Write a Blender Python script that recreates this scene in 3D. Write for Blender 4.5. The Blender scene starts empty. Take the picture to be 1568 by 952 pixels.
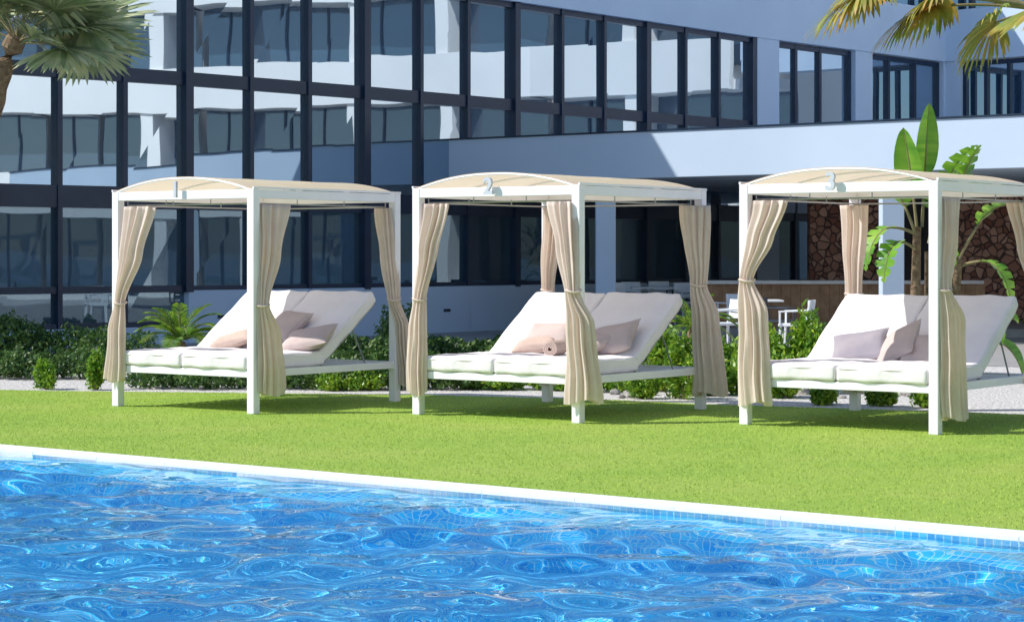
import bpy, math, random
import numpy as np
from mathutils import Vector, Matrix
random.seed(7); rng=np.random.default_rng(7)
scene=bpy.context.scene
F=3300.0; CX=784.0; HY=391.0; HC=1.55
# ------------------------------------------------------------------ materials
def newmat(name):
    m=bpy.data.materials.new(name); m.use_nodes=True
    nt=m.node_tree; nt.nodes.clear()
    out=nt.nodes.new('ShaderNodeOutputMaterial')
    return m,nt,out
def N(nt,t,**k):
    n=nt.nodes.new(t)
    for a,b in k.items(): setattr(n,a,b)
    return n
def c4(c): return (c[0],c[1],c[2],1.0)
def mat(name,col,col2=None,scale=5,rough=.6,bump=0.0,bscale=60,spec=.5,island=0.0,trans=0.0,detail=4,metal=0.0,bdist=.01,coord='Object'):
    m,nt,out=newmat(name)
    p=N(nt,'ShaderNodeBsdfPrincipled'); L=nt.links
    p.inputs['Roughness'].default_value=rough
    p.inputs['Specular IOR Level'].default_value=spec
    p.inputs['Metallic'].default_value=metal
    p.inputs['Base Color'].default_value=c4(col)
    tc=N(nt,'ShaderNodeTexCoord')
    csock=None
    if col2 is not None:
        no=N(nt,'ShaderNodeTexNoise'); no.inputs['Scale'].default_value=scale; no.inputs['Detail'].default_value=detail
        L.new(tc.outputs[coord],no.inputs['Vector'])
        r=N(nt,'ShaderNodeValToRGB'); r.color_ramp.elements[0].color=c4(col); r.color_ramp.elements[1].color=c4(col2)
        r.color_ramp.elements[0].position=.35; r.color_ramp.elements[1].position=.65
        L.new(no.outputs['Fac'],r.inputs['Fac']); csock=r.outputs['Color']
    if island>0:
        g=N(nt,'ShaderNodeNewGeometry')
        h=N(nt,'ShaderNodeHueSaturation')
        if csock: L.new(csock,h.inputs['Color'])
        else: h.inputs['Color'].default_value=c4(col)
        mr=N(nt,'ShaderNodeMapRange'); mr.inputs['To Min'].default_value=1-island; mr.inputs['To Max'].default_value=1+island
        L.new(g.outputs['Random Per Island'],mr.inputs['Value']); L.new(mr.outputs['Result'],h.inputs['Value'])
        mr2=N(nt,'ShaderNodeMapRange'); mr2.inputs['To Min'].default_value=.5+island*.07; mr2.inputs['To Max'].default_value=.5-island*.07
        L.new(g.outputs['Random Per Island'],mr2.inputs['Value']); L.new(mr2.outputs['Result'],h.inputs['Hue'])
        csock=h.outputs['Color']
    if csock: L.new(csock,p.inputs['Base Color'])
    if bump>0:
        nb=N(nt,'ShaderNodeTexNoise'); nb.inputs['Scale'].default_value=bscale; nb.inputs['Detail'].default_value=5
        L.new(tc.outputs[coord],nb.inputs['Vector'])
        b=N(nt,'ShaderNodeBump'); b.inputs['Strength'].default_value=bump; b.inputs['Distance'].default_value=bdist
        L.new(nb.outputs['Fac'],b.inputs['Height']); L.new(b.outputs['Normal'],p.inputs['Normal'])
    if trans>0:
        t=N(nt,'ShaderNodeBsdfTranslucent')
        if csock: L.new(csock,t.inputs['Color'])
        else: t.inputs['Color'].default_value=c4(col)
        mx=N(nt,'ShaderNodeMixShader'); mx.inputs[0].default_value=trans
        L.new(p.outputs[0],mx.inputs[1]); L.new(t.outputs[0],mx.inputs[2]); L.new(mx.outputs[0],out.inputs['Surface'])
    else: L.new(p.outputs[0],out.inputs['Surface'])
    return m
M={}
M['white_metal']=mat('white_painted_metal',(.91,.88,.93),(.87,.85,.90),scale=6,rough=.35,bump=.05,bscale=30)
M['digit']=mat('shade_grey_number_plastic',(.58,.61,.68),rough=.4)  # white digits; their grey-blue shading is painted into the base colour
M['canopy']=mat('canopy_canvas',(.88,.75,.58),(.84,.71,.54),scale=3,rough=.8,bump=.2,bscale=20,trans=.5)
M['curtain']=mat('curtain_linen',(.90,.78,.70),(.85,.73,.65),scale=8,rough=.9,bump=.3,bscale=90,trans=.32,spec=.1)
M['mattress']=mat('mattress_fabric',(.88,.83,.85),(.83,.78,.81),scale=3,rough=.85,bump=.5,bscale=12,spec=.15,bdist=.014)
M['pillow']=mat('pillow_fabric',(.58,.47,.45),(.52,.43,.41),scale=5,rough=.9,bump=.4,bscale=16,spec=.1,bdist=.012)
M['pillow_dark']=mat('pillow_dark_fabric',(.36,.33,.37),(.30,.28,.33),scale=5,rough=.9,bump=.4,bscale=16,spec=.1,bdist=.012)
M['towel']=mat('towel_cloth',(.66,.51,.44),(.60,.46,.40),scale=20,rough=1,bump=.6,bscale=200,spec=.05)
M['plaster']=mat('shade_blue_plaster',(.55,.66,.79),(.51,.62,.75),scale=.6,rough=.85,bump=.08,bscale=40)  # white walls; the blue of their shaded side is put into the base colour
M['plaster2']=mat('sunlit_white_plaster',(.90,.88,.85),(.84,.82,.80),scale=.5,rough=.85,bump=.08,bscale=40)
M['frame']=mat('dark_window_frame',(.006,.020,.050),(.010,.028,.065),scale=2,rough=.35)
M['interior']=mat('dark_interior',(.03,.035,.045),(.05,.05,.06),scale=2,rough=.9)
M['gravel']=mat('white_gravel_bed',(.42,.39,.36),(.88,.86,.83),scale=28,rough=.95,bump=1,bscale=40,detail=2,bdist=.03)
M['paving']=mat('terrace_paving',(.30,.29,.28),(.36,.35,.33),scale=3,rough=.8)
M['coping']=mat('pool_coping_stone',(.90,.89,.89),(.82,.82,.83),scale=9,rough=.7,bump=.3,bscale=50)
def turf_mat(name,a,b,c,island=0,trans=0):
    m=mat(name,a,b,scale=.8,rough=.75,island=island,trans=trans,spec=.15,detail=7)
    nt=m.node_tree
    r=[n for n in nt.nodes if n.bl_idname=='ShaderNodeValToRGB'][0]
    e=r.color_ramp.elements.new(.5); e.color=c4(c)
    r.color_ramp.elements[0].position=.28; r.color_ramp.elements[-1].position=.76
    return m
M['turf']=turf_mat('artificial_turf_base',(.25,.39,.06),(.34,.44,.09),(.29,.42,.07))
M['blade']=turf_mat('artificial_turf_blade',(.40,.56,.11),(.52,.60,.16),(.45,.59,.12),island=.18,trans=.22)
M['hedge']=mat('hedge_leaf',(.045,.11,.022),(.09,.19,.035),scale=4,rough=.5,island=.5,trans=.25)
M['shrub']=mat('shrub_leaf',(.12,.28,.02),(.28,.46,.035),scale=5,rough=.4,island=.45,trans=.35)
M['palm']=mat('palm_leaf',(.36,.46,.22),(.56,.58,.36),scale=4,rough=.25,island=.35,trans=.35)
M['palm_dry']=mat('palm_leaf_dry',(.52,.30,.06),(.24,.34,.06),scale=3.5,rough=.5,island=.35,trans=.3)
M['strel']=mat('strelitzia_leaf',(.14,.36,.03),(.28,.50,.05),scale=3,rough=.35,island=.15,trans=.35)
M['bark']=mat('palm_bark',(.16,.10,.06),(.30,.22,.14),scale=14,rough=1,bump=1,bscale=30,bdist=.04)
M['stem']=mat('plant_stem',(.20,.19,.08),(.30,.24,.12),scale=9,rough=.8,bump=.5,bscale=30)
M['wood']=mat('bar_wood',(.30,.15,.07),(.42,.24,.12),scale=6,rough=.5)
M['counter']=mat('bar_counter',(.78,.75,.72),(.70,.67,.64),scale=5,rough=.4)
M['chair_w']=mat('chair_white_plastic',(.86,.88,.9),rough=.4)
M['chair_d']=mat('chair_dark_plastic',(.05,.06,.08),rough=.4)
M['rock']=mat('grey_rock',(.22,.21,.21),(.42,.40,.38),scale=6,rough=.9,bump=.8,bscale=15,bdist=.03)
M['strut']=mat('grey_steel',(.35,.36,.38),rough=.4,metal=.6)
def stone_mat():
    m,nt,out=newmat('red_stone_masonry'); L=nt.links
    p=N(nt,'ShaderNodeBsdfPrincipled'); p.inputs['Roughness'].default_value=.9
    tc=N(nt,'ShaderNodeTexCoord')
    v=N(nt,'ShaderNodeTexVoronoi'); v.inputs['Scale'].default_value=6
    v2=N(nt,'ShaderNodeTexVoronoi'); v2.feature='DISTANCE_TO_EDGE'; v2.inputs['Scale'].default_value=6
    L.new(tc.outputs['Object'],v.inputs['Vector']); L.new(tc.outputs['Object'],v2.inputs['Vector'])
    r=N(nt,'ShaderNodeValToRGB'); r.color_ramp.elements[0].color=(.26,.10,.07,1); r.color_ramp.elements[1].color=(.62,.36,.27,1)
    sp=N(nt,'ShaderNodeSeparateColor'); L.new(v.outputs['Color'],sp.inputs[0]); L.new(sp.outputs[0],r.inputs['Fac'])
    r2=N(nt,'ShaderNodeValToRGB'); r2.color_ramp.elements[0].position=.02; r2.color_ramp.elements[1].position=.07
    L.new(v2.outputs['Distance'],r2.inputs['Fac'])
    mx=N(nt,'ShaderNodeMix'); mx.data_type='RGBA'; L.new(r2.outputs['Color'],mx.inputs[0]); mx.inputs[6].default_value=(.11,.08,.07,1); L.new(r.outputs['Color'],mx.inputs[7])
    L.new(mx.outputs[2],p.inputs['Base Color'])
    b=N(nt,'ShaderNodeBump'); b.inputs['Distance'].default_value=.05; L.new(r2.outputs['Color'],b.inputs['Height']); L.new(b.outputs['Normal'],p.inputs['Normal'])
    L.new(p.outputs[0],out.inputs['Surface']); return m
M['stone']=stone_mat()
def glass_mat(name,base,refl,fac,bs=.07):
    m,nt,out=newmat(name); L=nt.links
    d=N(nt,'ShaderNodeBsdfPrincipled'); d.inputs['Base Color'].default_value=c4(base); d.inputs['Roughness'].default_value=.6
    g=N(nt,'ShaderNodeBsdfGlossy'); g.inputs['Color'].default_value=c4(refl); g.inputs['Roughness'].default_value=.01
    tc=N(nt,'ShaderNodeTexCoord'); no=N(nt,'ShaderNodeTexNoise'); no.inputs['Scale'].default_value=.8; no.inputs['Detail'].default_value=.5
    b=N(nt,'ShaderNodeBump'); b.inputs['Strength'].default_value=bs; b.inputs['Distance'].default_value=.03
    L.new(tc.outputs['Object'],no.inputs['Vector']); L.new(no.outputs['Fac'],b.inputs['Height']); L.new(b.outputs['Normal'],g.inputs['Normal'])
    mx=N(nt,'ShaderNodeMixShader'); mx.inputs[0].default_value=fac
    L.new(d.outputs[0],mx.inputs[1]); L.new(g.outputs[0],mx.inputs[2]); L.new(mx.outputs[0],out.inputs['Surface']); return m
M['glass']=glass_mat('tinted_window_glass',(.010,.045,.09),(.74,.88,1.0),.58)
M['glass_low']=glass_mat('tinted_window_glass_lower',(.010,.045,.075),(.60,.82,1.0),.18)
M['glass_wing']=glass_mat('wing_window_glass',(.03,.07,.12),(.8,.9,1.0),.16)
def mosaic_mat(name,ca,cb):
    m,nt,out=newmat(name); L=nt.links
    p=N(nt,'ShaderNodeBsdfPrincipled'); p.inputs['Roughness'].default_value=.4
    uv=N(nt,'ShaderNodeUVMap')
    b=N(nt,'ShaderNodeTexBrick'); b.offset=0.0; b.inputs['Scale'].default_value=1.0
    b.inputs['Brick Width'].default_value=.05; b.inputs['Row Height'].default_value=.05; b.inputs['Mortar Size'].default_value=.004
    b.inputs['Color1'].default_value=c4(ca); b.inputs['Color2'].default_value=c4(cb); b.inputs['Mortar'].default_value=(.50,.78,.9,1)
    L.new(uv.outputs['UV'],b.inputs['Vector']); L.new(b.outputs['Color'],p.inputs['Base Color']); L.new(p.outputs[0],out.inputs['Surface']); return m
M['mosaic']=mosaic_mat('pool_mosaic_tile',(.015,.44,.90),(.07,.66,.96))
def water_mat():
    m,nt,out=newmat('pool_water'); L=nt.links
    g=N(nt,'ShaderNodeBsdfGlass'); g.inputs['IOR'].default_value=1.33; g.inputs['Roughness'].default_value=0.0; g.inputs['Color'].default_value=(.90,1,1,1)
    L.new(g.outputs[0],out.inputs['Surface'])
    return m
M['water']=water_mat()
# ------------------------------------------------------------------ mesh helpers
def mkobj(name,verts,faces,material,parent=None,smooth=False,bevel=0):
    me=bpy.data.meshes.new(name); me.from_pydata([tuple(v) for v in verts],[],faces); me.update()
    o=bpy.data.objects.new(name,me); scene.collection.objects.link(o)
    me.materials.append(M[material] if isinstance(material,str) else material)
    if smooth: me.polygons.foreach_set('use_smooth',[True]*len(me.polygons))
    if bevel>0:
        b=o.modifiers.new('bevel','BEVEL'); b.width=bevel; b.segments=2; b.limit_method='ANGLE'
    if parent: o.parent=parent
    return o
def empty(name,loc=(0,0,0),rz=0):
    e=bpy.data.objects.new(name,None); scene.collection.objects.link(e); e.location=loc; e.rotation_euler=(0,0,rz); e.empty_display_size=.2
    return e
class MB:
    def __init__(s): s.v=[]; s.f=[]
    def prism(s,foot,z0,z1):
        n=len(s.v); k=len(foot)
        for p in foot: s.v.append((p[0],p[1],z0))
        for p in foot: s.v.append((p[0],p[1],z1))
        s.f.append(tuple(n+i for i in reversed(range(k)))); s.f.append(tuple(n+k+i for i in range(k)))
        for i in range(k):
            j=(i+1)%k; s.f.append((n+i,n+j,n+k+j,n+k+i))
    def box(s,x0,x1,y0,y1,z0,z1): s.prism([(x0,y0),(x1,y0),(x1,y1),(x0,y1)],z0,z1)
    def beam(s,p,q,w,h,up=(0,0,1)):
        p=Vector(p); q=Vector(q); d=(q-p).normalized(); up=Vector(up)
        if abs(d.dot(up))>.95: up=Vector((1,0,0))
        sd=d.cross(up).normalized(); u=sd.cross(d).normalized(); n=len(s.v)
        for e in (p,q):
            for a,b in ((-1,-1),(1,-1),(1,1),(-1,1)): s.v.append(tuple(e+sd*a*w/2+u*b*h/2))
        s.f+= [(n,n+1,n+2,n+3),(n+7,n+6,n+5,n+4)]
        for i in range(4):
            j=(i+1)%4; s.f.append((n+i,n+4+i,n+4+j,n+j))
    def tube(s,pts,r,seg=8,cap=True):
        pts=[Vector(p) for p in pts]; n=len(s.v)
        rs=r if isinstance(r,(list,tuple)) else [r]*len(pts)
        for i,p in enumerate(pts):
            d=(pts[min(i+1,len(pts)-1)]-pts[max(i-1,0)]).normalized()
            a=Vector((0,0,1)) if abs(d.z)<.9 else Vector((1,0,0))
            e1=d.cross(a).normalized(); e2=d.cross(e1)
            for k in range(seg):
                t=2*math.pi*k/seg; s.v.append(tuple(p+(e1*math.cos(t)+e2*math.sin(t))*rs[i]))
        for i in range(len(pts)-1):
            for k in range(seg):
                k2=(k+1)%seg; s.f.append((n+i*seg+k,n+i*seg+k2,n+(i+1)*seg+k2,n+(i+1)*seg+k))
        if cap:
            s.f.append(tuple(n+k for k in range(seg))); m=n+(len(pts)-1)*seg; s.f.append(tuple(m+k for k in reversed(range(seg))))
    def obj(s,name,material,parent=None,**k): return mkobj(name,s.v,s.f,material,parent,**k)
# ------------------------------------------------------------------ sun, sky, camera
EL=math.radians(44); sx,sy=-1.0,-.11; l=math.hypot(sx,sy); sx/=l; sy/=l
S=Vector((math.cos(EL)*sx,math.cos(EL)*sy,math.sin(EL)))
sun=bpy.data.lights.new('sun','SUN'); sun.energy=5.0; sun.angle=math.radians(.5); sun.color=(1,.955,.89)
so=bpy.data.objects.new('sun',sun); scene.collection.objects.link(so); so.rotation_euler=S.to_track_quat('Z','Y').to_euler(); so.location=(-20,0,30)
w=bpy.data.worlds.new('World'); scene.world=w; w.use_nodes=True; nt=w.node_tree; nt.nodes.clear()
wo=N(nt,'ShaderNodeOutputWorld'); bg=N(nt,'ShaderNodeBackground'); sk=N(nt,'ShaderNodeTexSky'); sk.sky_type='NISHITA'; sk.sun_disc=False
sk.sun_elevation=EL; sk.sun_rotation=math.atan2(sx,sy)%(2*math.pi); sk.air_density=1.0; sk.dust_density=.3; sk.ozone_density=2.5
bg.inputs['Strength'].default_value=.145
nt.links.new(sk.outputs[0],bg.inputs[0]); nt.links.new(bg.outputs[0],wo.inputs[0])
cam=bpy.data.cameras.new('camera'); co=bpy.data.objects.new('camera',cam); scene.collection.objects.link(co)
co.location=(0,0,HC); co.rotation_euler=(math.radians(90),0,0)
cam.sensor_width=36; cam.lens=F/1568*36; cam.shift_y=-(476-HY)/1568; cam.clip_end=2000; cam.clip_start=.1
scene.camera=co
scene.view_settings.view_transform='Standard'; scene.view_settings.look='None'; scene.view_settings.exposure=0
# ------------------------------------------------------------------ pool frame
P0=Vector((0,13.87)); pu=Vector((.787,-.617)); pq=Vector((-.617,-.787))
def pw(s,t): v=P0+pu*s+pq*t; return (v.x,v.y)
S0,S1,T1=-16.0,12.0,9.6; CW=.26
def quad(a,b,c,d,z): return [(*pw(*p),z) for p in (a,b,c,d)]
vs=[];fs=[]
B=260
for q in (((-B,-CW),(B,-CW),(B,-B),(-B,-B)),((-B,T1+CW),(-B,B),(B,B),(B,T1+CW)),((-B,-CW),(-B,T1+CW),(S0-CW,T1+CW),(S0-CW,-CW)),((S1+CW,-CW),(S1+CW,T1+CW),(B,T1+CW),(B,-CW))):
    n=len(vs); vs+=quad(*q,-.004); fs.append((n,n+1,n+2,n+3))
g=mkobj('ground',vs,fs,'gravel')
mb=MB()
def pf(a,b,c,d): return [pw(*p) for p in (a,b,c,d)]
s=S0
while s<S1-.01:
    mb.prism(pf((s+.002,-CW),(s+.002,0),(min(s+.75,S1)-.002,0),(min(s+.75,S1)-.002,-CW)),-.25,.024); s+=.75
mb.prism(pf((S0-CW,T1),(S0-CW,T1+CW),(S1+CW,T1+CW),(S1+CW,T1)),-.25,.022)
mb.prism(pf((S0-CW,-CW),(S0-CW,T1),(S0,T1),(S0,-CW)),-.25,.021)
mb.prism(pf((S1,-CW),(S1,T1),(S1+CW,T1),(S1+CW,-CW)),-.25,.021)
mb.obj('pool_coping','coping')
DZ=-1.1
bv=[];bf=[];buv=[]
def bq(pts,uv):
    n=len(bv); bv.extend(pts); bf.append((n,n+1,n+2,n+3)); buv.extend(uv)
bq([(*pw(S0,0.6),DZ),(*pw(S0,T1),DZ),(*pw(S1,T1),DZ),(*pw(S1,0.6),DZ)],[(S0,0.6),(S0,T1),(S1,T1),(S1,0.6)])
bq([(*pw(S0,0),-.10),(*pw(S0,.6),-.22),(*pw(S1,.6),-.22),(*pw(S1,0),-.10)],[(S0,0),(S0,.6),(S1,.6),(S1,0)])
bq([(*pw(S0,.6),-.22),(*pw(S0,.6),DZ),(*pw(S1,.6),DZ),(*pw(S1,.6),-.22)],[(S0,0),(S0,1),(S1,1),(S1,0)])
bq([(*pw(S0,0),.0),(*pw(S0,0),-.10),(*pw(S1,0),-.10),(*pw(S1,0),.0)],[(S0,0),(S0,.1),(S1,.1),(S1,0)])
bq([(*pw(S0,T1),DZ),(*pw(S0,T1),0),(*pw(S1,T1),0),(*pw(S1,T1),DZ)],[(S0,0),(S0,1.1),(S1,1.1),(S1,0)])
bq([(*pw(S0,0),DZ),(*pw(S0,0),0),(*pw(S0,T1),0),(*pw(S0,T1),DZ)],[(0,0),(0,1.1),(T1,1.1),(T1,0)])
bq([(*pw(S1,0),0),(*pw(S1,0),DZ),(*pw(S1,T1),DZ),(*pw(S1,T1),0)],[(0,0),(0,1.1),(T1,1.1),(T1,0)])
pool=mkobj('swimming_pool_basin',bv,bf,'mosaic')
ul=pool.data.uv_layers.new(name='UVMap')
ul.data.foreach_set('uv',[c for u in buv for c in u])
step=.033
ns=int((S1-S0)/step); ntt=int(T1/step)
ss=np.linspace(S0,S1,ns+1); ts=np.linspace(0,T1,ntt+1)
SS,TT=np.meshgrid(ss,ts,indexing='ij')
Z=np.zeros_like(SS)
for i in range(80):
    lam=math.exp(rng.uniform(math.log(.18),math.log(1.7)))
    ang=rng.normal(math.radians(56),.55)
    k=2*math.pi/lam
    slope=.036*(1.0 if lam<.7 else .8)
    Z+= slope/k*np.sin(k*(SS*math.cos(ang)+TT*math.sin(ang))+rng.uniform(0,6.28)+.8*np.sin(.9*SS+rng.uniform(0,6))+.4*np.sin(1.1*TT-.5*SS+rng.uniform(0,6)))
Z*=np.clip(.3+TT/1.8,0,1)
XX=P0.x+pu.x*SS+pq.x*TT; YY=P0.y+pu.y*SS+pq.y*TT
def gridmesh(name,X,Y,Zz,material):
    a,b=X.shape
    co_=np.stack([X,Y,Zz],-1).reshape(-1,3)
    idx=np.arange(a*b).reshape(a,b)
    fc=np.stack([idx[:-1,:-1],idx[:-1,1:],idx[1:,1:],idx[1:,:-1]],-1).reshape(-1,4)
    me=bpy.data.meshes.new(name); me.vertices.add(len(co_)); me.vertices.foreach_set('co',co_.ravel())
    me.loops.add(fc.size); me.loops.foreach_set('vertex_index',fc.ravel())
    me.polygons.add(len(fc)); me.polygons.foreach_set('loop_start',np.arange(0,fc.size,4)); me.polygons.foreach_set('loop_total',np.full(len(fc),4))
    me.polygons.foreach_set('use_smooth',np.ones(len(fc),bool)); me.update(calc_edges=True); me.validate()
    o=bpy.data.objects.new(name,me); scene.collection.objects.link(o); me.materials.append(M[material]); return o
water=gridmesh('pool_water',XX,YY,Z-.022,'water')
if water.data.polygons[0].normal.z<0: water.data.flip_normals()
water.cycles.is_caustics_caster=True; pool.cycles.is_caustics_receiver=True; sun.cycles.is_caustics_light=True
# turf
back=[(-30,33),(-12,26.8),(-5.3,24.7),(-1.05,24.0),(.83,23.3),(2.0,22.5),(3.4,21.85),(4.7,21.2),(9,19.0),(26,10)]
e0=pw(-40,-CW); e1=pw(24,-CW)
tv=[(*e0,0.0),(*e1,0.0)]+[(x,y,0.0) for x,y in reversed(back)]
mkobj('artificial_turf_lawn',tv,[tuple(range(len(tv)))],'turf')
nb=260000
X=rng.uniform(-7.5,7.5,nb); Y=rng.uniform(9,26,nb)
bx=np.array([b[0] for b in back]); by=np.array([b[1] for b in back])
T=(X-P0.x)*pq.x+(Y-P0.y)*pq.y
ok=(T<-CW-.005)&(Y<np.interp(X,bx,by)+rng.normal(0,.02,nb))&(np.abs(X/Y)<.255)
X=X[ok];Y=Y[ok];n=len(X)
a=rng.uniform(0,2*np.pi,n); hgt=rng.uniform(.006,.015,n); wd=.0038; lean=rng.uniform(0,.014,n); la=rng.uniform(0,2*np.pi,n)
V=np.zeros((n,3,3)); V[:,0]=np.stack([X-wd*np.cos(a),Y-wd*np.sin(a),np.zeros(n)],-1); V[:,1]=np.stack([X+wd*np.cos(a),Y+wd*np.sin(a),np.zeros(n)],-1)
V[:,2]=np.stack([X+lean*np.cos(la),Y+lean*np.sin(la),hgt],-1)
def trimesh(name,V,material,parent=None,k=3):
    n=len(V); me=bpy.data.meshes.new(name); me.vertices.add(n*k); me.vertices.foreach_set('co',V.ravel())
    me.loops.add(n*k); me.loops.foreach_set('vertex_index',np.arange(n*k)); me.polygons.add(n)
    me.polygons.foreach_set('loop_start',np.arange(0,n*k,k)); me.polygons.foreach_set('loop_total',np.full(n,k)); me.update(calc_edges=True)
    o=bpy.data.objects.new(name,me); scene.collection.objects.link(o); me.materials.append(M[material])
    if parent: o.parent=parent
    return o
trimesh('artificial_grass_blades',V,'blade')
# ------------------------------------------------------------------ canopy daybeds
import bmesh
W=1.88; Lg=2.2; RZ=math.atan2(-.585,.811)
def cushion(name,par,x0,x1,y0,y1,z0,z1,material='mattress',bul=.018):
    cx,cy,cz=(x0+x1)/2,(y0+y1)/2,(z0+z1)/2; hx,hy,hz=(x1-x0)/2,(y1-y0)/2,(z1-z0)/2
    bm=bmesh.new(); bmesh.ops.create_cube(bm,size=2)
    for v in bm.verts: v.co=Vector((v.co.x*hx,v.co.y*hy,v.co.z*hz))
    bmesh.ops.bevel(bm,geom=list(bm.edges),offset=min(.035,hz*.6),segments=4,profile=.6,affect='EDGES')
    bmesh.ops.subdivide_edges(bm,edges=[e for e in bm.edges if e.calc_length()>.3],cuts=9,use_grid_fill=True)
    for v in bm.verts:
        fx=1-(abs(v.co.x)/hx)**4; fy=1-(abs(v.co.y)/hy)**4
        if abs(v.co.z)>hz*.5: v.co.z+=math.copysign(bul*max(0,fx)*max(0,fy),v.co.z)
        v.co.z+=.004*math.sin(v.co.x*23+v.co.y*7)+.004*math.sin(v.co.y*19+x0*5)
        if abs(v.co.x)>hx*.9: v.co.x+=.006*math.sin(v.co.y*16+x0)
        if abs(v.co.y)>hy*.9: v.co.y+=.008*math.sin(v.co.x*14+y0)
    me=bpy.data.meshes.new(name); bm.to_mesh(me); bm.free()
    me.polygons.foreach_set('use_smooth',[True]*len(me.polygons)); me.materials.append(M[material])
    o=bpy.data.objects.new(name,me); scene.collection.objects.link(o); o.parent=par; o.location=(cx,cy,cz)
    mb=MB(); r_=.03; px_,py_=hx-.004,hy-.004; pts_=[]
    for (ux,uy,a0) in ((1,1,0),(-1,1,90),(-1,-1,180),(1,-1,270)):
        for q in range(4):
            t=math.radians(a0+q*30); pts_.append((ux*(px_-r_)+r_*math.cos(t),uy*(py_-r_)+r_*math.sin(t),hz*.62))
    pts_.append(pts_[0]); mb.tube(pts_,.006,6); pp=mb.obj(name+'_piping',material,par,smooth=True); pp.parent=o
    return o
def pillow(name,par,loc,size,rot,material='pillow',seed=0):
    n=22; V=[];Fc=[]; r=random.Random(seed)
    ph=[r.uniform(0,6) for _ in range(6)]
    for sgn in (1,-1):
        for i in range(n+1):
            for j in range(n+1):
                a=-1+2*i/n; b=-1+2*j/n
                pinch=1-.10*(1-b*b)*(abs(a)**2); pinch2=1-.10*(1-a*a)*(abs(b)**2)
                t=(max(0,1-a*a)**.45)*(max(0,1-b*b)**.45)
                z=sgn*size[2]/2*t*(1+.10*math.sin(3*a+ph[0])*math.sin(4*b+ph[1]))+.012*math.sin(2.5*a+ph[2])
                V.append((a*size[0]/2*pinch*1,b*size[1]/2*pinch2,z))
    m=(n+1)**2
    for s in (0,1):
        for i in range(n):
            for j in range(n):
                q=(s*m+i*(n+1)+j,s*m+(i+1)*(n+1)+j,s*m+(i+1)*(n+1)+j+1,s*m+i*(n+1)+j+1)
                Fc.append(q if s==0 else tuple(reversed(q)))
    o=mkobj(name,V,Fc,material,par,smooth=True); o.location=loc; o.rotation_euler=rot
    return o
def curtain(name,par,secs,seed=0,material='curtain',pl=11):
    r=random.Random(seed); V=[];Fc=[]; MS=120; R=40
    ph=[r.uniform(0,6) for _ in range(5)]
    zs=[s[0] for s in secs]
    for i in range(R+1):
        t=i/R; z=zs[0]+(zs[-1]-zs[0])*t
        for k in range(len(secs)-1):
            if zs[k]>=z>=zs[k+1]-1e-6: break
        f=(zs[k]-z)/(zs[k]-zs[k+1]); f2=f*f*(3-2*f)*.65+f*.35
        A=[secs[k][j]*(1-f2)+secs[k+1][j]*f2 for j in range(1,6)]
        cx,cy,a,b,ang=A
        for m_ in range(MS):
            th=2*math.pi*m_/MS
            pp=math.sin(pl*th+ph[0]+.8*math.sin(2*th+ph[1])+.5*math.sin(z*2.2+ph[2]))+.45*math.sin((pl*2-3)*th+ph[3]+z*1.3)
            g_=.010+.016*min(1,a/.12)
            g_*=1+.25*math.sin(z*4+2*th+ph[3])
            lx=(a+g_*pp*.5)*math.cos(th); ly=(b+g_*pp)*math.sin(th)
            lx+=g_*pp*.4*math.cos(th)
            zz=z
            if i==R: zz+=.025*math.sin(2*th+ph[4])
            wob=.006*math.sin(z*6+ph[1])+.005*math.sin(z*11+ph[2]+th)
            V.append((cx+lx*math.cos(ang)-ly*math.sin(ang)+wob,cy+lx*math.sin(ang)+ly*math.cos(ang),zz))
    for i in range(R):
        for m_ in range(MS):
            k2=(m_+1)%MS; Fc.append((i*MS+m_,(i+1)*MS+m_,(i+1)*MS+k2,i*MS+k2))
    Fc.append(tuple(range(MS)))
    return mkobj(name,V,Fc,material,par,smooth=True)
def tieband(par,cx,cy,z,a,b,i):
    mb=MB(); pts=[(cx+a*math.cos(t),cy+b*math.sin(t),z+.01*math.sin(t*2)) for t in np.linspace(0,2*math.pi,20)]
    mb.tube(pts,.011,6); mb.obj('curtain_tie_%d'%i,'curtain',par,smooth=True)
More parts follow.
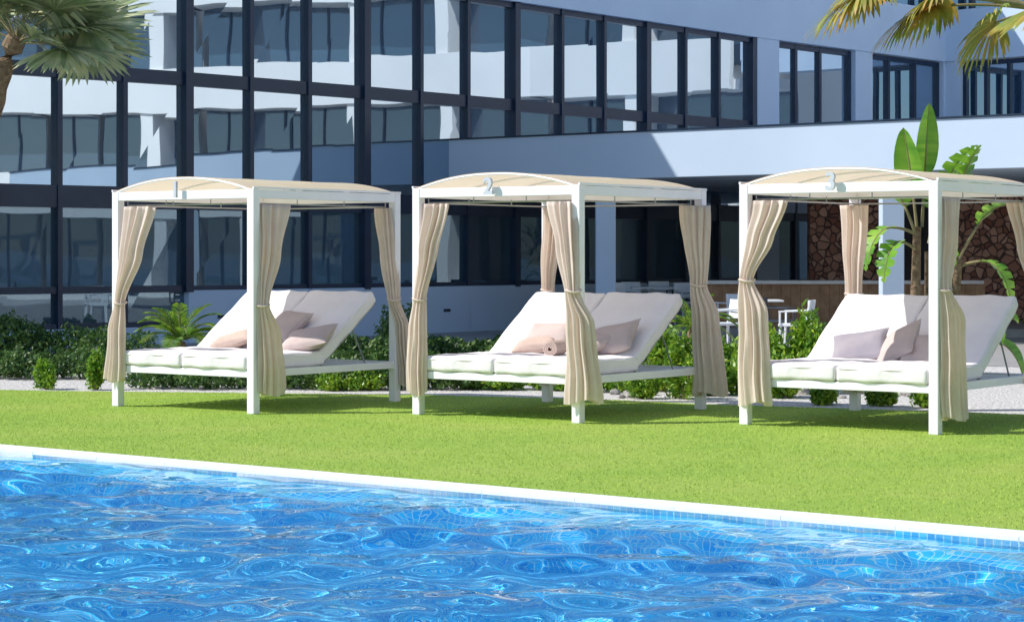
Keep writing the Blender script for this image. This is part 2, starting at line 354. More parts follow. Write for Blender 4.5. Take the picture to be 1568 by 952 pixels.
def daybed(ax,ay,digit,curt,pill,towel=None):
    E=empty('canopy_daybed',(ax,ay,0),RZ)
    mb=MB(); h=.045
    for x,y in ((0,0),(W,0),(W,Lg),(0,Lg)): mb.box(x-h,x+h,y-h,y+h,.0,2.2)
    mb.obj('posts','white_metal',E,bevel=.006)
    mb=MB()
    mb.box(h,W-h,-h+.004,h-.004,2.11,2.197); mb.box(h,W-h,Lg-h+.004,Lg+h-.004,2.11,2.197)
    mb.box(-h+.004,h-.004,h,Lg-h,2.11,2.197); mb.box(W-h+.004,W+h-.004,h,Lg-h,2.11,2.197)
    mb.obj('roof_beams','white_metal',E,bevel=.004)
    mb=MB(); ins=.07
    zr=2.06
    cs=[(ins,ins),(W-ins,ins),(W-ins,Lg-ins),(ins,Lg-ins)]
    for i in range(4):
        p=cs[i];q=cs[(i+1)%4]; mb.tube([(*p,zr),(*q,zr)],.009,6)
    for (x,y) in cs:
        mb.tube([(x,y,zr),(x,y,2.12)],.006,5)
    for t in (.33,.66):
        mb.tube([(ins,Lg*t,zr),(ins,Lg*t,2.12)],.006,5); mb.tube([(W-ins,Lg*t,zr),(W-ins,Lg*t,2.12)],.006,5)
        mb.tube([(W*t,ins,zr),(W*t,ins,2.12)],.006,5)
    mb.obj('curtain_rails','strut',E)
    nx,ny=28,16; V=[];Fc=[]
    def arc(x,y=0): 
        t=2*x/W-1; return 2.203+.135*(1-abs(t)**2.2)-.004*(1-t*t)*math.sin(math.pi*((y/Lg*3)%1))
    for i in range(nx+1):
        for j in range(ny+1):
            x=-h+(W+2*h)*i/nx; xx=min(max(x,0),W); y=-h+(Lg+2*h)*j/ny
            V.append((x,y,arc(xx,min(max(y,0),Lg))))
    for i in range(nx):
        for j in range(ny):
            Fc.append((i*(ny+1)+j,(i+1)*(ny+1)+j,(i+1)*(ny+1)+j+1,i*(ny+1)+j+1))
    c=mkobj('canopy_canvas',V,Fc,'canopy',E,smooth=True)
    mb=MB()
    for y in (-h+.012,Lg+h-.012,Lg/3,2*Lg/3):
        mb.tube([(x,y,arc(x)-.016) for x in np.linspace(0,W,22)],.010,6)
    for x in (-h+.006,W+h-.006):
        mb.beam((x,-h,2.212),(x,Lg+h,2.212),.02,.022)
    mb.obj('canopy_arches','white_metal',E,smooth=False)
    mb=MB()
    mb.box(h,W-h,-.03,.03,.355,.425); mb.box(h,W-h,Lg-.03,Lg+.03,.355,.425)
    mb.box(-.03,.03,h,Lg-h,.355,.425); mb.box(W-.03,W+.03,h,Lg-h,.355,.425)
    mb.box(W/2-.02,W/2+.02,.03,Lg-.03,.35,.415)
    y=.1
    while y<Lg-.1:
        mb.box(.03,W/2-.02,y,y+.06,.39,.41); mb.box(W/2+.02,W-.03,y,y+.06,.39,.41); y+=.13
    mb.obj('bed_frame','white_metal',E,bevel=.003)
    an=math.radians(36); hy_,hz_=1.10,.43
    for k,(x0,x1) in enumerate(((.05,W/2-.006),(W/2+.006,W-.05))):
        cushion('mattress_%d'%(k+1),E,x0,x1,-.05,1.14,.428,.570)
        Lb=1.06; th=.13
        o=cushion('backrest_%d'%(k+1),E,x0,x1,-Lb/2,Lb/2,-th/2,th/2)
        o.rotation_euler=(an,0,0)
        c_=(hy_+.02+Lb/2*math.cos(an)-th/2*math.sin(an),hz_+.02+Lb/2*math.sin(an)+th/2*math.cos(an))
        o.location=((x0+x1)/2,c_[0],c_[1])
        mb=MB()
        for xx in (x0+.04,x1-.04):
            mb.beam((xx,hy_,hz_),(xx,hy_+Lb*math.cos(an)+.01,hz_+Lb*math.sin(an)),.03,.025)
            mb.tube([(xx,hy_+.62*math.cos(an),hz_+.62*math.sin(an)-.01),(xx,hy_+.72,.41)],.009,6)
        mb.obj('backrest_support_%d'%(k+1),'strut',E)
    for i,cc in enumerate(curt):
        curtain('curtain_%d'%(i+1),E,cc[0],seed=i*7+int(digit)*13,pl=10+i%3)
        tieband(E,*cc[1],i+1)
    def loc(px,py,yl):
        k=(px-CX)/F; A=ax+.585*yl; Bq=ay+.811*yl
        x=(k*Bq-A)/(.811+.585*k); D=Bq-.585*x; return x,HC-(py-HY)*D/F
    for i,pp in enumerate(pill):
        px,py,yl,size,rot,mt=pp; x,z=loc(px,py,yl)
        while z<.57+(yl-1.044)*.727+size[2]*.42 and yl>.6:
            yl-=.01; x,z=loc(px,py,yl)
        z=max(z,.60+size[2]*.35)
        pillow('pillow_%d'%(i+1),E,(x,yl,z),size,rot,mt,seed=i+int(digit)*5)
    if towel:
        px,py,yl=towel; x,z=loc(px,py,yl); z=max(z,.655)
        sp=[]; 
        for t in np.linspace(0,1,60):
            a_=t*2*math.pi*3.3; r_=.010+.056*t; sp.append((r_*math.cos(a_),r_*math.sin(a_)))
        V=[];Fc=[]; K=len(sp)
        for yy in (-.16,.16):
            for (a_,b_) in sp: V.append((a_,yy,b_))
            for (a_,b_) in sp:
                l_=math.hypot(a_,b_); V.append((a_*(l_+.013)/l_,yy,b_*(l_+.013)/l_))
        for i in range(K-1):
            Fc.append((i,i+1,2*K+i+1,2*K+i)); Fc.append((K+i,3*K+i,3*K+i+1,K+i+1)); Fc.append((i,K+i,K+i+1,i+1)); Fc.append((2*K+i,2*K+i+1,3*K+i+1,3*K+i))
        o=mkobj('rolled_towel',V,Fc,'towel',E,smooth=False); o.location=(x,yl,z); o.rotation_euler=(0,0,.25)
    cu=bpy.data.curves.new('number_sign','FONT'); cu.body=digit; cu.size=.22; cu.extrude=.014; cu.offset=.006; cu.align_x='CENTER'; cu.align_y='CENTER'
    o=bpy.data.objects.new('number_sign',cu); scene.collection.objects.link(o); o.parent=E; o.location=(W/2-.02,-.10,2.20); o.rotation_euler=(math.radians(90),0,0)
    cu.materials.append(M['digit'])
    return E
def CT(top,tie,bot,zt=2.05,ztie=1.1,zb=.2):
    s=[(zt,*top)]
    mid=tuple(top[i]*.55+tie[i]*.45 for i in range(5)); mid=(mid[0],mid[1],mid[2]*1.0,mid[3]*1.25,mid[4])
    s.append((zt*.5+ztie*.5,*mid)); s.append((ztie,*tie))
    m2=tuple(tie[i]*.35+bot[i]*.65 for i in range(5)); s.append((ztie-.28,*m2)); s.append((zb,*bot))
    return (s,(tie[0],tie[1],ztie,tie[2]+.02,tie[3]+.02))
H=math.pi/2
R=math.radians
d1=daybed(-4.057,22.2,'1',[
  CT((.30,.02,.19,.04,0),(.07,-.04,.045,.045,0),(.02,-.06,.10,.06,0),ztie=1.06,zb=.27),
  CT((W+.02,.27,.20,.05,H),(W+.06,.06,.05,.05,H),(W+.06,.20,.17,.07,H),ztie=1.06,zb=.19),
  CT((W-.10,Lg-.07,.09,.05,0),(W+.03,Lg-.05,.05,.05,0),(W+.08,Lg+.08,.07,.06,0),ztie=1.08,zb=.18),
  CT((.12,Lg-.05,.10,.05,0),(.06,Lg-.06,.05,.05,0),(.06,Lg-.04,.09,.06,0),ztie=1.1)],
 [(357,524,1.05,(.50,.32,.17),(R(16),R(-14),.35),'towel'),
  (438,499,1.33,(.48,.46,.17),(R(38),0,-.2),'pillow'),
  (472,518,1.05,(.56,.42,.18),(R(26),R(-12),.25),'pillow')])
d2=daybed(-.912,21.04,'2',[
  CT((.20,.02,.14,.04,0),(.05,-.05,.045,.045,0),(.03,-.07,.10,.06,0),ztie=1.12,zb=.21),
  CT((W-.17,-.02,.15,.05,0),(W-.0,-.08,.05,.05,0),(W+.08,-.02,.15,.08,.5),ztie=1.22,zb=.20),
  CT((W+.02,Lg-.12,.14,.06,.4),(W+.03,Lg-.09,.06,.05,.4),(W+.14,Lg-.06,.15,.08,.4),ztie=1.25,zb=.16),
  CT((.10,Lg-.07,.10,.05,0),(.06,Lg-.08,.05,.05,0),(.06,Lg-.08,.08,.06,0),ztie=1.18)],
 [(820,532,1.0,(.46,.30,.16),(R(14),R(-10),.35),'towel'),
  (842,513,1.28,(.54,.36,.16),(R(38),0,.1),'pillow'),
  (938,519,1.2,(.54,.46,.17),(R(38),R(-14),.1),'pillow'),
  (903,526,1.03,(.46,.40,.16),(R(22),0,-.3),'pillow')],towel=(850,542,.60))
d3=daybed(2.146,19.78,'3',[
  CT((.24,.02,.17,.05,0),(.04,-.05,.05,.05,0),(.13,-.06,.16,.07,0),ztie=1.32,zb=.20),
  CT((W+.02,.22,.15,.05,H),(W+.05,.05,.05,.05,H),(W+.07,.22,.20,.08,H),ztie=1.25,zb=.13),
  CT((W-.10,Lg-.07,.12,.05,0),(W+.03,Lg-.05,.05,.05,0),(W+.08,Lg+.0,.10,.06,0),ztie=1.2),
  CT((.03,Lg-.09,.13,.05,0),(.03,Lg-.09,.07,.05,0),(.03,Lg-.09,.10,.06,0),ztie=1.16)],
 [(1316,531,1.10,(.56,.44,.17),(R(38),R(-10),.2),'pillow_dark'),
  (1374,530,1.10,(.50,.50,.17),(R(42),R(-30),-.2),'pillow'),
  (1416,537,1.04,(.44,.44,.17),(R(40),0,.15),'pillow')])
# ------------------------------------------------------------------ hotel building
FP=[(-17,28),(-12,32.3),(-7.73,36.5),(-5.7,38.4),(-2.88,41.5),(0,45),(5.8,52.3),(11.8,59.0),(15.5,55.5)]
def onF(px):
    k=(px-CX)/F
    for i in range(len(FP)-1):
        (x0,y0),(x1,y1)=FP[i],FP[i+1]
        a=(x1-x0)-k*(y1-y0); b=k*y0-x0
        if abs(a)>1e-9:
            t=b/a
            if -1e-6<=t<=1+1e-6: return Vector((x0+(x1-x0)*t,y0+(y1-y0)*t))
    raise Exception('no hit %s'%px)
HB=empty('hotel_building')
def nrm(P,Q):
    d=(Q-P).normalized(); return Vector((d.y,-d.x))
def seg(mb,P,Q,z0,z1,o0,o1,ext=0):
    d=(Q-P).normalized(); n_=nrm(P,Q); P=P-d*ext; Q=Q+d*ext
    mb.prism([tuple(P+n_*o1),tuple(Q+n_*o1),tuple(Q+n_*o0),tuple(P+n_*o0)],z0,z1)
fr=MB(); wall=MB(); gl=MB(); gll=MB(); vent=MB()
def pane(mb,P,Q,z0,z1,off=0.0):
    n_=nrm(P,Q); j=lambda:random.uniform(-.003,.003)
    a=P+n_*(off+j()); b=Q+n_*(off+j()); c=Q+n_*(off+j()); d=P+n_*(off+j())
    k=len(mb.v); mb.v+=[(a.x,a.y,z0),(b.x,b.y,z0),(c.x,c.y,z1),(d.x,d.y,z1)]; mb.f.append((k,k+1,k+2,k+3))
xs=[-240,-110,-15,87,187,283,380,469,555,640,712,785,856,921,986,1045,1096,1148]
thick={283,555,785,986,1148,-15}
pts=[onF(x) for x in xs]
for i in range(len(xs)-1):
    P,Q=pts[i],pts[i+1]
    lowz=.97 if xs[i]>=283 else .35
    pane(gll,P,Q,lowz,2.40); pane(gl,P,Q,2.72,4.58); pane(gl,P,Q,4.80,6.78)
    seg(fr,P,Q,2.36,2.74,-.05,.09,.01); seg(fr,P,Q,4.56,4.80,-.05,.08,.01); seg(fr,P,Q,6.70,6.82,-.05,.085,.01)
    seg(fr,P,Q,lowz-.06,lowz+.04,-.05,.085,.01)
    if xs[i]<283: seg(fr,P,Q,.90,1.02,-.05,.08,.01); seg(wall,P,Q,0,.30,-.2,.12)
    else:
        seg(wall,P,Q,0,.93,-.2,.14,.02)
        if i%2: 
            mid=(P+Q)/2; d=(Q-P).normalized(); seg(vent,mid-d*.1,mid+d*.1,.42,.48,.12,.15)
for i,x in enumerate(xs):
    P=pts[i]; Q=pts[min(i+1,len(xs)-1)]; 
    if i==len(xs)-1: Q=P+(P-pts[i-1])
    d=(Q-P).normalized(); hw=.085 if x in thick else .045; dp=.15 if x in thick else .115
    seg(fr,P-d*hw,P+d*hw,.3 if x<283 else .9,6.83,-.05,dp)
wins=[(1185,1302,(1218,1255)),(1328,1437,(1360,1400)),(1475,1580,(1510,1545))]
piers=[(1148,1185),(1302,1328),(1437,1443),(1445,1475)]
for a,b,ms in wins:
    P,Q=onF(a),onF(b); pane(gl,P,Q,3.2,6.78,-.05); pane(gll,P,Q,.9,2.5,-.05)
    seg(fr,P,Q,6.68,6.80,-.1,.02); seg(fr,P,Q,4.55,4.66,-.1,.01); seg(fr,P,Q,2.4,2.6,-.1,.01); seg(fr,P,Q,.8,.95,-.1,.01)
    seg(wall,P,Q,2.6,3.3,-.2,.03); seg(wall,P,Q,0,.85,-.2,.03)
    d=(Q-P).normalized()
    for m_ in (a,)+ms+(b,):
        R_=onF(m_); w_=.05; 
        if m_==a: R_=R_+d*.06
        if m_==b: R_=R_-d*.06
        seg(fr,R_-d*w_,R_+d*w_,.8,6.8,-.1,.03)
for a,b in piers:
    P,Q=onF(a),onF(b)
    if a==1148: P=P+(Q-P).normalized()*.1
    seg(wall,P,Q,0,6.83,-.3,.16)
allx=[Vector(p) for p in FP]
for i in range(len(allx)-1):
    P,Q=allx[i],allx[i+1]
    seg(wall,P,Q,6.82,8.2,-.4,.22,.04)
    pane(gl,P,Q,8.2,9.9,-.1); seg(wall,P,Q,9.9,10.6,-.4,.2,.04)
    L_=(Q-P).length; d=(Q-P).normalized(); k=int(L_/1.6)
    for j in range(k): 
        R_=P+d*(j+.5)*L_/k; seg(fr,R_-d*.05,R_+d*.05,8.2,9.9,-.12,0)
P,Q=allx[0],onF(-240)
seg(wall,P,Q,0,6.82,-.3,.1)
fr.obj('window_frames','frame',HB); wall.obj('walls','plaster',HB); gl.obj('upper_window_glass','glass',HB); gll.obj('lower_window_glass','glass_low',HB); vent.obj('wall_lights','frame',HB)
rf=MB()
for i in range(len(allx)-1):
    P,Q=allx[i],allx[i+1]
    seg(rf,P,Q,10.0,10.3,-12,-.41); seg(rf,P,Q,0,10.0,-12.3,-12)
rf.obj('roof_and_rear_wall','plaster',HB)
A_=Vector((-1.96,44.0)); B_=Vector((16,29.7))
d_=(B_-A_).normalized(); n_=Vector((d_.y,-d_.x))
if n_.y>0: n_=-n_
tr=MB()
def tseg(mb,P,Q,z0,z1,o0,o1): mb.prism([tuple(P+n_*o1),tuple(Q+n_*o1),tuple(Q+n_*o0),tuple(P+n_*o0)],z0,z1)
tseg(tr,A_,B_,3.0,3.87,-.25,0)
tr.prism([tuple(A_-n_*.25),tuple(B_-n_*.25),(20,52),(15.2,55.6),(11.7,58.5),(5.8,52.0),(0,44.75)],3.05,3.3)
for px,dd in ((927,.35),(1365,.35)):
    k=(px-CX)/F; D=(44.0+.7962*-1.96+.35)/(1+.7962*k) ; X=k*D
    tr.prism([(X-.19,D-.19),(X+.19,D-.19),(X+.19,D+.19),(X-.19,D+.19)],0,3.05)
tr.prism([(10.5,34.6),(10.9,34.6),(10.9,35.0),(10.5,35.0)],0,3.05)
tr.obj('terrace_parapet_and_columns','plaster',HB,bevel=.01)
cap=MB(); tseg(cap,A_,B_,3.872,3.90,-.29,.03); cap.obj('parapet_shadow_cap','frame',HB)  # cap strip, dark so that the shadow line on top is painted in
BR=empty('outdoor_bar')
mb=MB(); mb.box(3.5,9.2,42.0,42.6,.99,1.06); mb.obj('counter_top','counter',BR,bevel=.008)
mb=MB(); x=3.55
while x<9.1: mb.box(x,x+.185,42.12,42.5,.0,.99); x+=.19
mb.obj('wood_cladding','wood',BR)
def X_(px,D): return (px-CX)/F*D
mb=MB(); mb.box(X_(1240,46),X_(1345,46),46,46.4,0,3.04); mb.box(X_(1452,46),X_(1640,46),46,46.4,0,3.04)
mb.obj('stone_wall','stone')
mb=MB(); mb.box(X_(1345,46.3),X_(1452,46.3),46.3,46.5,0,3.03); mb.obj('bar_dark_opening','interior',BR)  # near-black sheet; the shade inside the bar opening is its colour
mb=MB(); mb.prism([(0.8,43.2),(3.4,41.2),(10,40.5),(14,40),(14,50),(5.5,51.5)],0,.16); mb.obj('terrace_deck','paving')
mb=MB(); mb.prism([(-6,36.6),(12,27.5),(30,30),(20,52),(11.5,58.4),(5.8,52.1),(0,44.8),(-5,39)],-.001,.006); mb.obj('terrace_path','paving')
def chair(x,y,z,rz,mt):
    E=empty('patio_chair',(x,y,z),rz); mb=MB()
    for a,b in ((-.22,-.22),(.22,-.22),(-.22,.22),(.22,.22)): mb.beam((a,b,0),(a*.9,b*.9,.44),.035,.035)
    mb.box(-.23,.23,-.23,.23,.43,.47)
    mb.beam((-.21,.21,.45),(-.20,.27,.84),.035,.035); mb.beam((.21,.21,.45),(.20,.27,.84),.035,.035)
    mb.beam((-.20,.25,.74),(.20,.25,.74),.03,.20); mb.beam((-.2,.235,.58),(.2,.235,.58),.025,.08)
    for s in (-1,1): mb.beam((s*.23,-.2,.44),(s*.24,-.2,.66),.03,.03); mb.beam((s*.24,-.22,.66),(s*.22,.25,.68),.04,.025)
    mb.obj('chair_body',mt,E,bevel=.006)
def table(x,y,z):
    E=empty('patio_table',(x,y,z)); mb=MB(); mb.box(-.42,.42,-.42,.42,.72,.75); mb.obj('top','chair_w',E,bevel=.006)
    mb=MB(); mb.tube([(0,0,0),(0,0,.72)],.035,8); mb.box(-.25,.25,-.25,.25,0,.03); mb.obj('pedestal','chair_w',E)
chair(X_(1218,34),34,0.006,-1.9,'chair_w'); chair(X_(1192,36),36,0.006,1.2,'chair_d'); chair(X_(1106,34.5),34.5,.006,-1.2,'chair_w')
chair(X_(1140,39.5),39.5,.006,2.4,'chair_w'); chair(X_(1092,40),40,.006,1.9,'chair_w')
for px,D,r,mt in ((955,43.4,.6,'chair_w'),(975,45,2.6,'chair_w'),(1040,44.5,-1.4,'chair_d'),(1055,43.0,.3,'chair_w'),(1010,46,3.0,'chair_w'),(1100,46,1,'chair_d')): chair(X_(px,D),D,.16,r,mt)
for px,D in ((998,43.8),(1075,45),(1160,38.6)): table(X_(px,D),D,.16 if D>42 else .006)
# opposite wing (seen mirrored in the glazing)
WG=empty('hotel_wing')
WP=[Vector(p) for p in ((16,55.2),(21,50.5),(25.5,44),(28.5,36),(30,27),(30,16),(28.5,4))]
ww=MB(); wgl=MB(); wf=MB(); win=MB()
for i in range(len(WP)-1):
    P,Q=WP[i],WP[i+1]; d=(Q-P).normalized()
    for k in range(3):
        z=k*3.5+.2
        pane(wgl,P,Q,z,z+2.7,-1.4)
        seg(ww,P,Q,z+2.7,z+4.25,-.18,0,.03)
        seg(ww,P,Q,z+2.7,z+3.0,-1.5,-.19,.2)
        L_=(Q-P).length; m_=max(1,int(L_/4))
        for j in range(m_):
            R_=P+d*(j+.5)*L_/m_; seg(ww,R_-d*.22,R_+d*.22,z-.2,z+2.7,-1.45,-.1)
        for j in range(m_*3):
            R_=P+d*(j+.5)*L_/(m_*3); seg(wf,R_-d*.04,R_+d*.04,z-.2,z+2.7,-1.42,-1.34)
    seg(ww,P,Q,0,.21,-1.4,0)
    seg(win,P,Q,0,11.0,-10,-1.6)
ww.obj('balconies_and_piers','plaster2',WG); wgl.obj('wing_glass','glass_wing',WG); wf.obj('wing_mullions','frame',WG); win.obj('wing_body','plaster2',WG)
# ------------------------------------------------------------------ plants
def leafcloud(name,blobs,n,ls,material,parent=None,aspect=.5,up=.3):
    tot=sum(b[3]*b[4]*b[5] for b in blobs); VV=[]
    for (x,y,z,rx,ry,rz) in blobs:
        m_=max(20,int(n*rx*ry*rz/tot))
        dirs=rng.normal(size=(m_,3)); dirs/=np.linalg.norm(dirs,axis=1)[:,None]
        rad=rng.uniform(.35,1.0,m_)**.5*(1+.22*np.sin(dirs[:,0]*7+x*3)*np.sin(dirs[:,2]*6+y)+rng.normal(0,.07,m_))
        C=np.array([x,y,z])+dirs*rad[:,None]*np.array([rx,ry,rz])
        C=C[C[:,2]>.01]; m_=len(C)
        d=rng.normal(size=(m_,3))+np.array([0,0,up*2]); d/=np.linalg.norm(d,axis=1)[:,None]
        e=np.cross(d,rng.normal(size=(m_,3))); e/=np.linalg.norm(e,axis=1)[:,None]
        L=ls*rng.uniform(.6,1.3,m_)[:,None]
        VV.append(np.stack([C-d*L*.5,C+e*L*aspect*.5,C+d*L*.5,C-e*L*aspect*.5],1))
    return trimesh(name,np.concatenate(VV),material,parent,4)
def shrub(name,px,D,h,w_,n,ls,mt='shrub',aspect=.5,lumps=6,dep=None,up=.3):
    E=empty(name,(X_(px,D),D,0)); b=[]
    dep=dep or w_
    for i in range(lumps):
        a=random.uniform(0,6.28); r=random.uniform(.0,.55)
        hh=h*random.uniform(.5,1)
        b.append((r*w_/2*math.cos(a)*1.3,r*dep/2*math.sin(a)*1.3,hh*.5,w_*random.uniform(.2,.32),dep*random.uniform(.2,.32),hh*.55))
    leafcloud('foliage',b,n,ls,mt,E,aspect,up)
    mb=MB()
    for q in b: mb.tube([(q[0]*.2,q[1]*.2,0),(q[0]*.7,q[1]*.7,q[2]),(q[0],q[1],q[2]*1.5)],[.015,.011,.005],5)
    mb.obj('stems','stem',E)
def hedge(name,x0,y0,x1,y1,h,w_,n,ls,mt='hedge'):
    E=empty(name,(0,0,0)); b=[]
    L_=math.hypot(x1-x0,y1-y0); k=int(L_/.28)
    for i in range(k):
        t=(i+.5)/k; hh=h*random.uniform(.7,1.08)
        b.append((x0+(x1-x0)*t+random.uniform(-.1,.1),y0+(y1-y0)*t+random.uniform(-.1,.1),hh*.5,.26,w_/2,hh*.52))
    leafcloud('foliage',b,n,ls,mt,E)
hedge('clipped_hedge',-9.5,29.8,-5.0,29.4,.72,1.0,20000,.065)
hedge('clipped_hedge',-9.0,27.4,-4.9,27.2,.38,.9,12000,.06)
hedge('low_hedge',-4.4,25.3,-0.4,25.0,.27,.7,13000,.055)
hedge('low_hedge',-4.6,26.9,-.6,26.7,.40,.7,10000,.06)
hedge('low_hedge',-.6,25.1,1.3,24.6,.24,.6,7000,.055,'shrub')
hedge('background_planting',-4,33,4,30.5,.38,1.2,11000,.09)
for px,D,h,w_,n in ((148,24.9,.46,.28,1600),(72,25.0,.36,.3,1400),(985,23.4,.33,.42,2200),(1050,23.3,.62,.45,2600),(1255,22.4,.30,.40,2000),(1350,22.2,.26,.30,1400),(1420,22.0,.28,.34,1500),(560,24.9,.32,.6,2000),(500,24.8,.3,.5,1600)):
    shrub('round_shrub',px,D,h,w_,n,.05)
for px,D,h,w_,n in ((1015,24.6,.78,.6,1400),(1055,25,.66,.7,1400),(1110,24.8,.66,.8,1900),(1175,24.6,.82,.6,1800),(1235,24.6,.98,.5,1700),(1255,24.2,.75,.5,1500),(1150,24.2,.62,.7,1500),(1080,24.0,.55,.6,1500),(1195,23.6,.5,.6,1400)):
    shrub('leafy_shrub',px,D,h,w_,n,.10,aspect=.42,lumps=7,up=.6)
for px,D,h,w_ in ((585,27,.55,.8),(540,27.5,.6,.7),(470,27,.4,.7),(600,30,.9,.9)): shrub('green_bush',px,D,h,w_,2200,.07,'hedge')
for i in range(16):
    px=random.uniform(640,860); D=random.uniform(31,36); shrub('rockery_plant',px,D,random.uniform(.2,.4),random.uniform(.3,.6),350,.09,'hedge',lumps=3)
bm=bmesh.new()
for i in range(46):
    px=random.choice([random.uniform(640,860),random.uniform(940,1010),random.uniform(1150,1480)]); D=random.uniform(30,35) if px<900 else random.uniform(23.4,25.5)
    r=random.uniform(.05,.16) if px<900 else random.uniform(.03,.09)
    mt_=Matrix.Translation((X_(px,D),D,r*.3))@Matrix.Rotation(random.uniform(0,6),4,'Z')@Matrix.Diagonal((r*1.4,r,r*.8,1))
    q=bmesh.ops.create_icosphere(bm,subdivisions=2,radius=1,matrix=mt_)
    for v in q['verts']: v.co+=Vector((random.uniform(-1,1),random.uniform(-1,1),random.uniform(-1,1)))*r*.14
me=bpy.data.meshes.new('garden_rocks'); bm.to_mesh(me); bm.free(); me.materials.append(M['rock']); o=bpy.data.objects.new('garden_rocks',me); scene.collection.objects.link(o)
def fanleaf(VL,base,az,el,Lp,Ls,droop,mbp,pd=.5,span=115,nseg=40,rnd=random):
    d0=Vector((math.cos(az)*math.cos(el),math.sin(az)*math.cos(el),math.sin(el)))
    p=Vector(base); pts_=[p.copy()]; d=d0.copy()
    for i in range(6):
        p=p+d*Lp/6; d=(d+Vector((0,0,-pd*.10))).normalized(); pts_.append(p.copy())
    mbp.tube(pts_,[.018,.016,.014,.012,.011,.010,.009],5)
    d=(d+Vector((0,0,-.25*droop))).normalized()
    side=d.cross(Vector((0,0,1))).normalized(); up=side.cross(d).normalized()
    tl=rnd.uniform(-.9,.9); side,up=(side*math.cos(tl)+up*math.sin(tl)),(up*math.cos(tl)-side*math.sin(tl))
    for i in range(nseg):
        a=math.radians(-span+2*span*i/(nseg-1))+rnd.uniform(-.03,.03)
        sd=(d*math.cos(a)+side*math.sin(a)+up*(.25*math.cos(a*1.0)+rnd.uniform(-.05,.05))).normalized()
        L_=Ls*(1-.25*abs(a)/2)*rnd.uniform(.85,1.08); wv=sd.cross(up).normalized()
        q=p.copy(); dd=sd.copy(); K=6; ring=[]
        for k in range(K+1):
            t=k/K; wd_=.036*Ls*(math.sin(math.pi*min(1,t*.8+.08)))**.8*(1 if t<.98 else .1)
            ring.append((q-wv*wd_,q+wv*wd_)); q=q+dd*L_/K
            dd=(dd+Vector((0,0,-droop*(.05+.30*t*t)))).normalized()
        VL.append(ring)
def fanpalm(name,x,y,h,leaves,mt,r=.12,lean=0):
    E=empty(name,(x,y,0)); VL=[]; mbp=MB()
    for lf in leaves: fanleaf(VL,(lean,0,h),*lf[:5],mbp,*(lf[5:]))
    V=[];Fc=[]
    for ring in VL:
        n=len(V)
        for a,b in ring: V+= [tuple(a),tuple(b)]
        for k in range(len(ring)-1): Fc.append((n+2*k,n+2*k+1,n+2*k+3,n+2*k+2))
    mkobj('fronds',V,Fc,mt,E); mbp.obj('petioles','stem',E,smooth=True)
    mb=MB(); K=26; mb.tube([(lean*(i/K)**2.5+.02*math.sin(i),.02*math.cos(i*1.3),h*i/K*1.02) for i in range(K+1)],[r*(1.25-.35*i/K)*(1+.12*(i%2)) for i in range(K+1)],12)
    mb.obj('trunk','bark',E,smooth=False)
ra=random.Random(3)
lv=[(R(a),R(ra.uniform(5,70)),ra.uniform(.6,.9),ra.uniform(.9,1.15),ra.uniform(.4,.8)) for a in range(0,360,22)]
lv+=[(R(-5),R(18),1.0,1.05,.5,.3),(R(-25),R(-2),.8,1.05,.6,.3),(R(-60),R(10),.6,1.1,.6),(R(-40),R(30),.9,1.0,.5,.3),(R(15),R(5),.9,1.0,.5,.3)]
D=30; fanpalm('fan_palm',X_(-62,D),D,1.55+325*D/F,lv,'palm',r=.15,lean=.80)
D=15.6
lv=[(R(a),R(ra.uniform(0,60)),ra.uniform(.6,.8),ra.uniform(.55,.7),ra.uniform(.9,1.6)) for a in range(-100,120,26)]
lv+=[(R(178),R(12),1.34,.58,2.4,.5),(R(170),R(10),.86,.56,2.4,.5),(R(190),R(-6),.42,.50,2.4,.5),(R(172),R(18),1.24,.5,2.4,.5),(R(184),R(14),.78,.55,2.6,.5)]
fanpalm('fan_palm',X_(1605,D),D,1.55+374*D/F,lv,'palm_dry',r=.12)
def pinnate(name,px,D,h,n,L_,mt='palm'):
    E=empty(name,(X_(px,D),D,0)); V=[];Fc=[]; mb=MB()
    for i in range(n):
        az=2*math.pi*i/n*1.618*2; el=R(random.uniform(15,75)); d=Vector((math.cos(az)*math.cos(el),math.sin(az)*math.cos(el),math.sin(el))); p=Vector((0,0,h)); pp=[p.copy()]
        K=18
        for k in range(K):
            p=p+d*L_/K; d=(d+Vector((0,0,-.085))).normalized(); pp.append(p.copy())
            side=d.cross(Vector((0,0,1))).normalized()
            for s in (-1,1):
                ld=(side*s+d*.8+Vector((0,0,.25))).normalized(); ll=L_*.28*math.sin(math.pi*(k+2)/(K+3))**.6
                q=p+ld*ll; wv=d*.010; m_=len(V); V+=[tuple(p-wv),tuple(p+wv),tuple(p+ld*ll*.6+wv),tuple(q+Vector((0,0,-.03))),tuple(p+ld*ll*.6-wv)]; Fc.append((m_,m_+1,m_+2,m_+3,m_+4))
        mb.tube(pp,.006,4)
    mkobj('fronds',V,Fc,mt,E); mb.obj('rachis','stem',E)
    mb=MB(); mb.tube([(0,0,0),(0,0,h*.5),(0,0,h)],[.09,.08,.06],10); mb.obj('trunk','bark',E)
pinnate('young_palm',277,27.5,.45,22,.62,'shrub')
pinnate('young_palm',1060,27,.65,16,.6,'shrub')
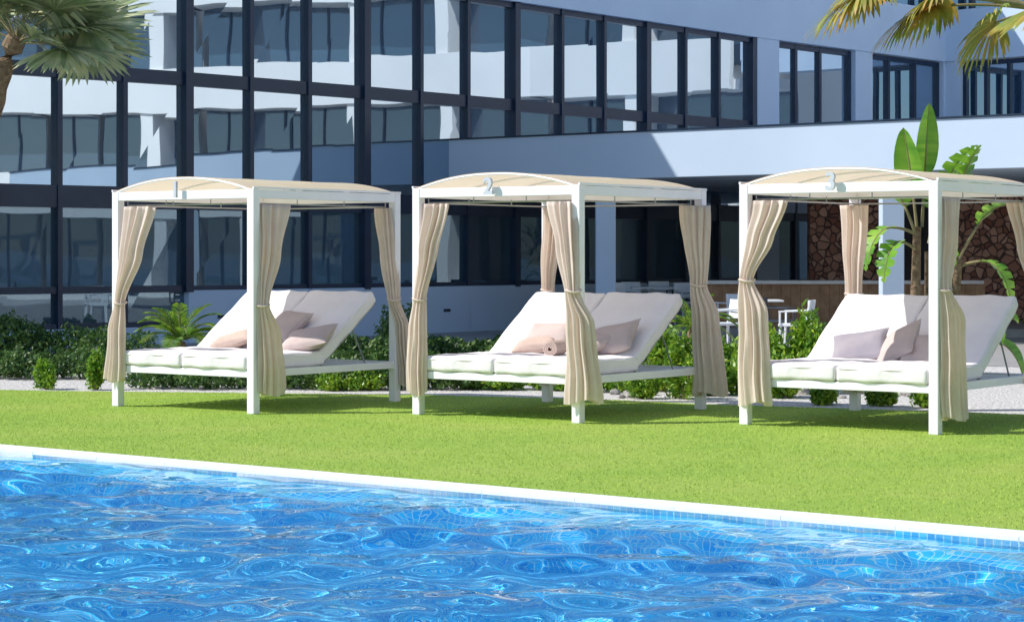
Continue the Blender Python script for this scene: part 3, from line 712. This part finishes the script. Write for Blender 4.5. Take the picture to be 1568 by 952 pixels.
def paddle(V,Fc,mb,base,az,el,Lp,Lb,wd,droop,split=False):
    d=Vector((math.cos(az)*math.cos(el),math.sin(az)*math.cos(el),math.sin(el))); p=Vector(base); pp=[p.copy()]
    sd0=Vector((-math.sin(az),math.cos(az),0))
    for i in range(7): p=p+d*Lp/7; d=(d+Vector((0,0,-droop*.03))).normalized(); pp.append(p.copy())
    K=18; rows=[]
    for k in range(K+1):
        t=k/K; w_=wd*(math.sin(math.pi*(t**.75)))**.6 if 0<t<1 else .002
        side=sd0; up=side.cross(d).normalized()
        if up.z<0 and d.z<.9: up=-up
        j=1+(.12*random.uniform(-1,1) if split else .02*random.uniform(-1,1))
        rows.append((p-side*w_*j+up*w_*.25,p.copy(),p+side*w_*j+up*w_*.25)); pp.append(p.copy())
        p=p+d*Lb/K; d=(d+Vector((0,0,-droop*.08))).normalized()
    for k in range(K):
        f=.3 if (split and k%3==1) else 1
        for s in (0,1):
            a,b=rows[k],rows[k+1]; n=len(V)
            if s==0: q=[a[0],a[1],b[1],b[0]]
            else: q=[a[1],a[2],b[2],b[1]]
            if f<1:
                if s==0: q[0]=a[1].lerp(a[0],f); 
                else: q[1]=a[1].lerp(a[2],f)
            V+= [tuple(v) for v in q]; Fc.append((n,n+1,n+2,n+3))
    mb.tube(pp,[.022-.018*i/(len(pp)-1) for i in range(len(pp))],5)
def strelitzia(px,D,stalks,leaves):
    E=empty('bird_of_paradise_plant',(X_(px,D),D,0)); V=[];Fc=[]; mb=MB()
    for L_ in leaves: paddle(V,Fc,mb,*L_)
    mkobj('leaves',V,Fc,'strel',E,smooth=False); mb.obj('leaf_stalks','stem',E,smooth=True)
    mb=MB()
    for (x,y,tx,ty,h) in stalks: mb.tube([(x,y,0),(x*.6+tx*.4,y,h*.5),(tx,ty,h)],[.08,.065,.05],9)
    mb.obj('trunks','bark',E,smooth=True)
lv=[((-.06,0,1.85),R(-130),R(78),.45,.85,.19,.35,False),((.0,0,1.9),R(-75),R(84),.62,.90,.15,.3,False),((.1,.1,1.7),R(-50),R(72),.60,.85,.18,.9,True),
 ((.1,0,1.7),R(-35),R(58),.65,.80,.18,1.3,True),((-.06,0,1.8),R(205),R(25),.35,.75,.17,2.0,True),((-.06,0,1.6),R(225),R(30),.35,.7,.16,2.2,True),
 ((.1,.1,1.5),R(-80),R(50),.3,.7,.16,2.2,True),((.45,0,1.5),R(-45),R(60),.5,.85,.18,1.2,True),((.45,0,1.4),R(-40),R(25),.3,.75,.17,2.0,True),((.3,0,1.1),R(190),R(0),.2,.7,.15,2.0,True),
 ((-.06,.0,1.75),R(-140),R(62),.45,.75,.17,.9,True),((.2,.0,1.75),R(-110),R(66),.35,.7,.17,1.0,True),((.3,.0,1.6),R(-60),R(74),.7,.75,.16,.8,True),
 ((.45,0,.5),R(-60),R(50),.25,.7,.19,1.6,False),((.5,0,.5),R(-40),R(60),.25,.7,.19,1.4,False),((.6,0,.4),R(-30),R(35),.2,.7,.19,1.8,False),((.3,-.1,.3),R(-120),R(55),.2,.6,.17,1.6,False)]
strelitzia(1412,26.5,[(-.1,0,-.06,0,1.9),(.12,.1,.10,.1,1.6),(.3,-.1,.45,0,1.5)],lv)
print('objects',len(bpy.data.objects))
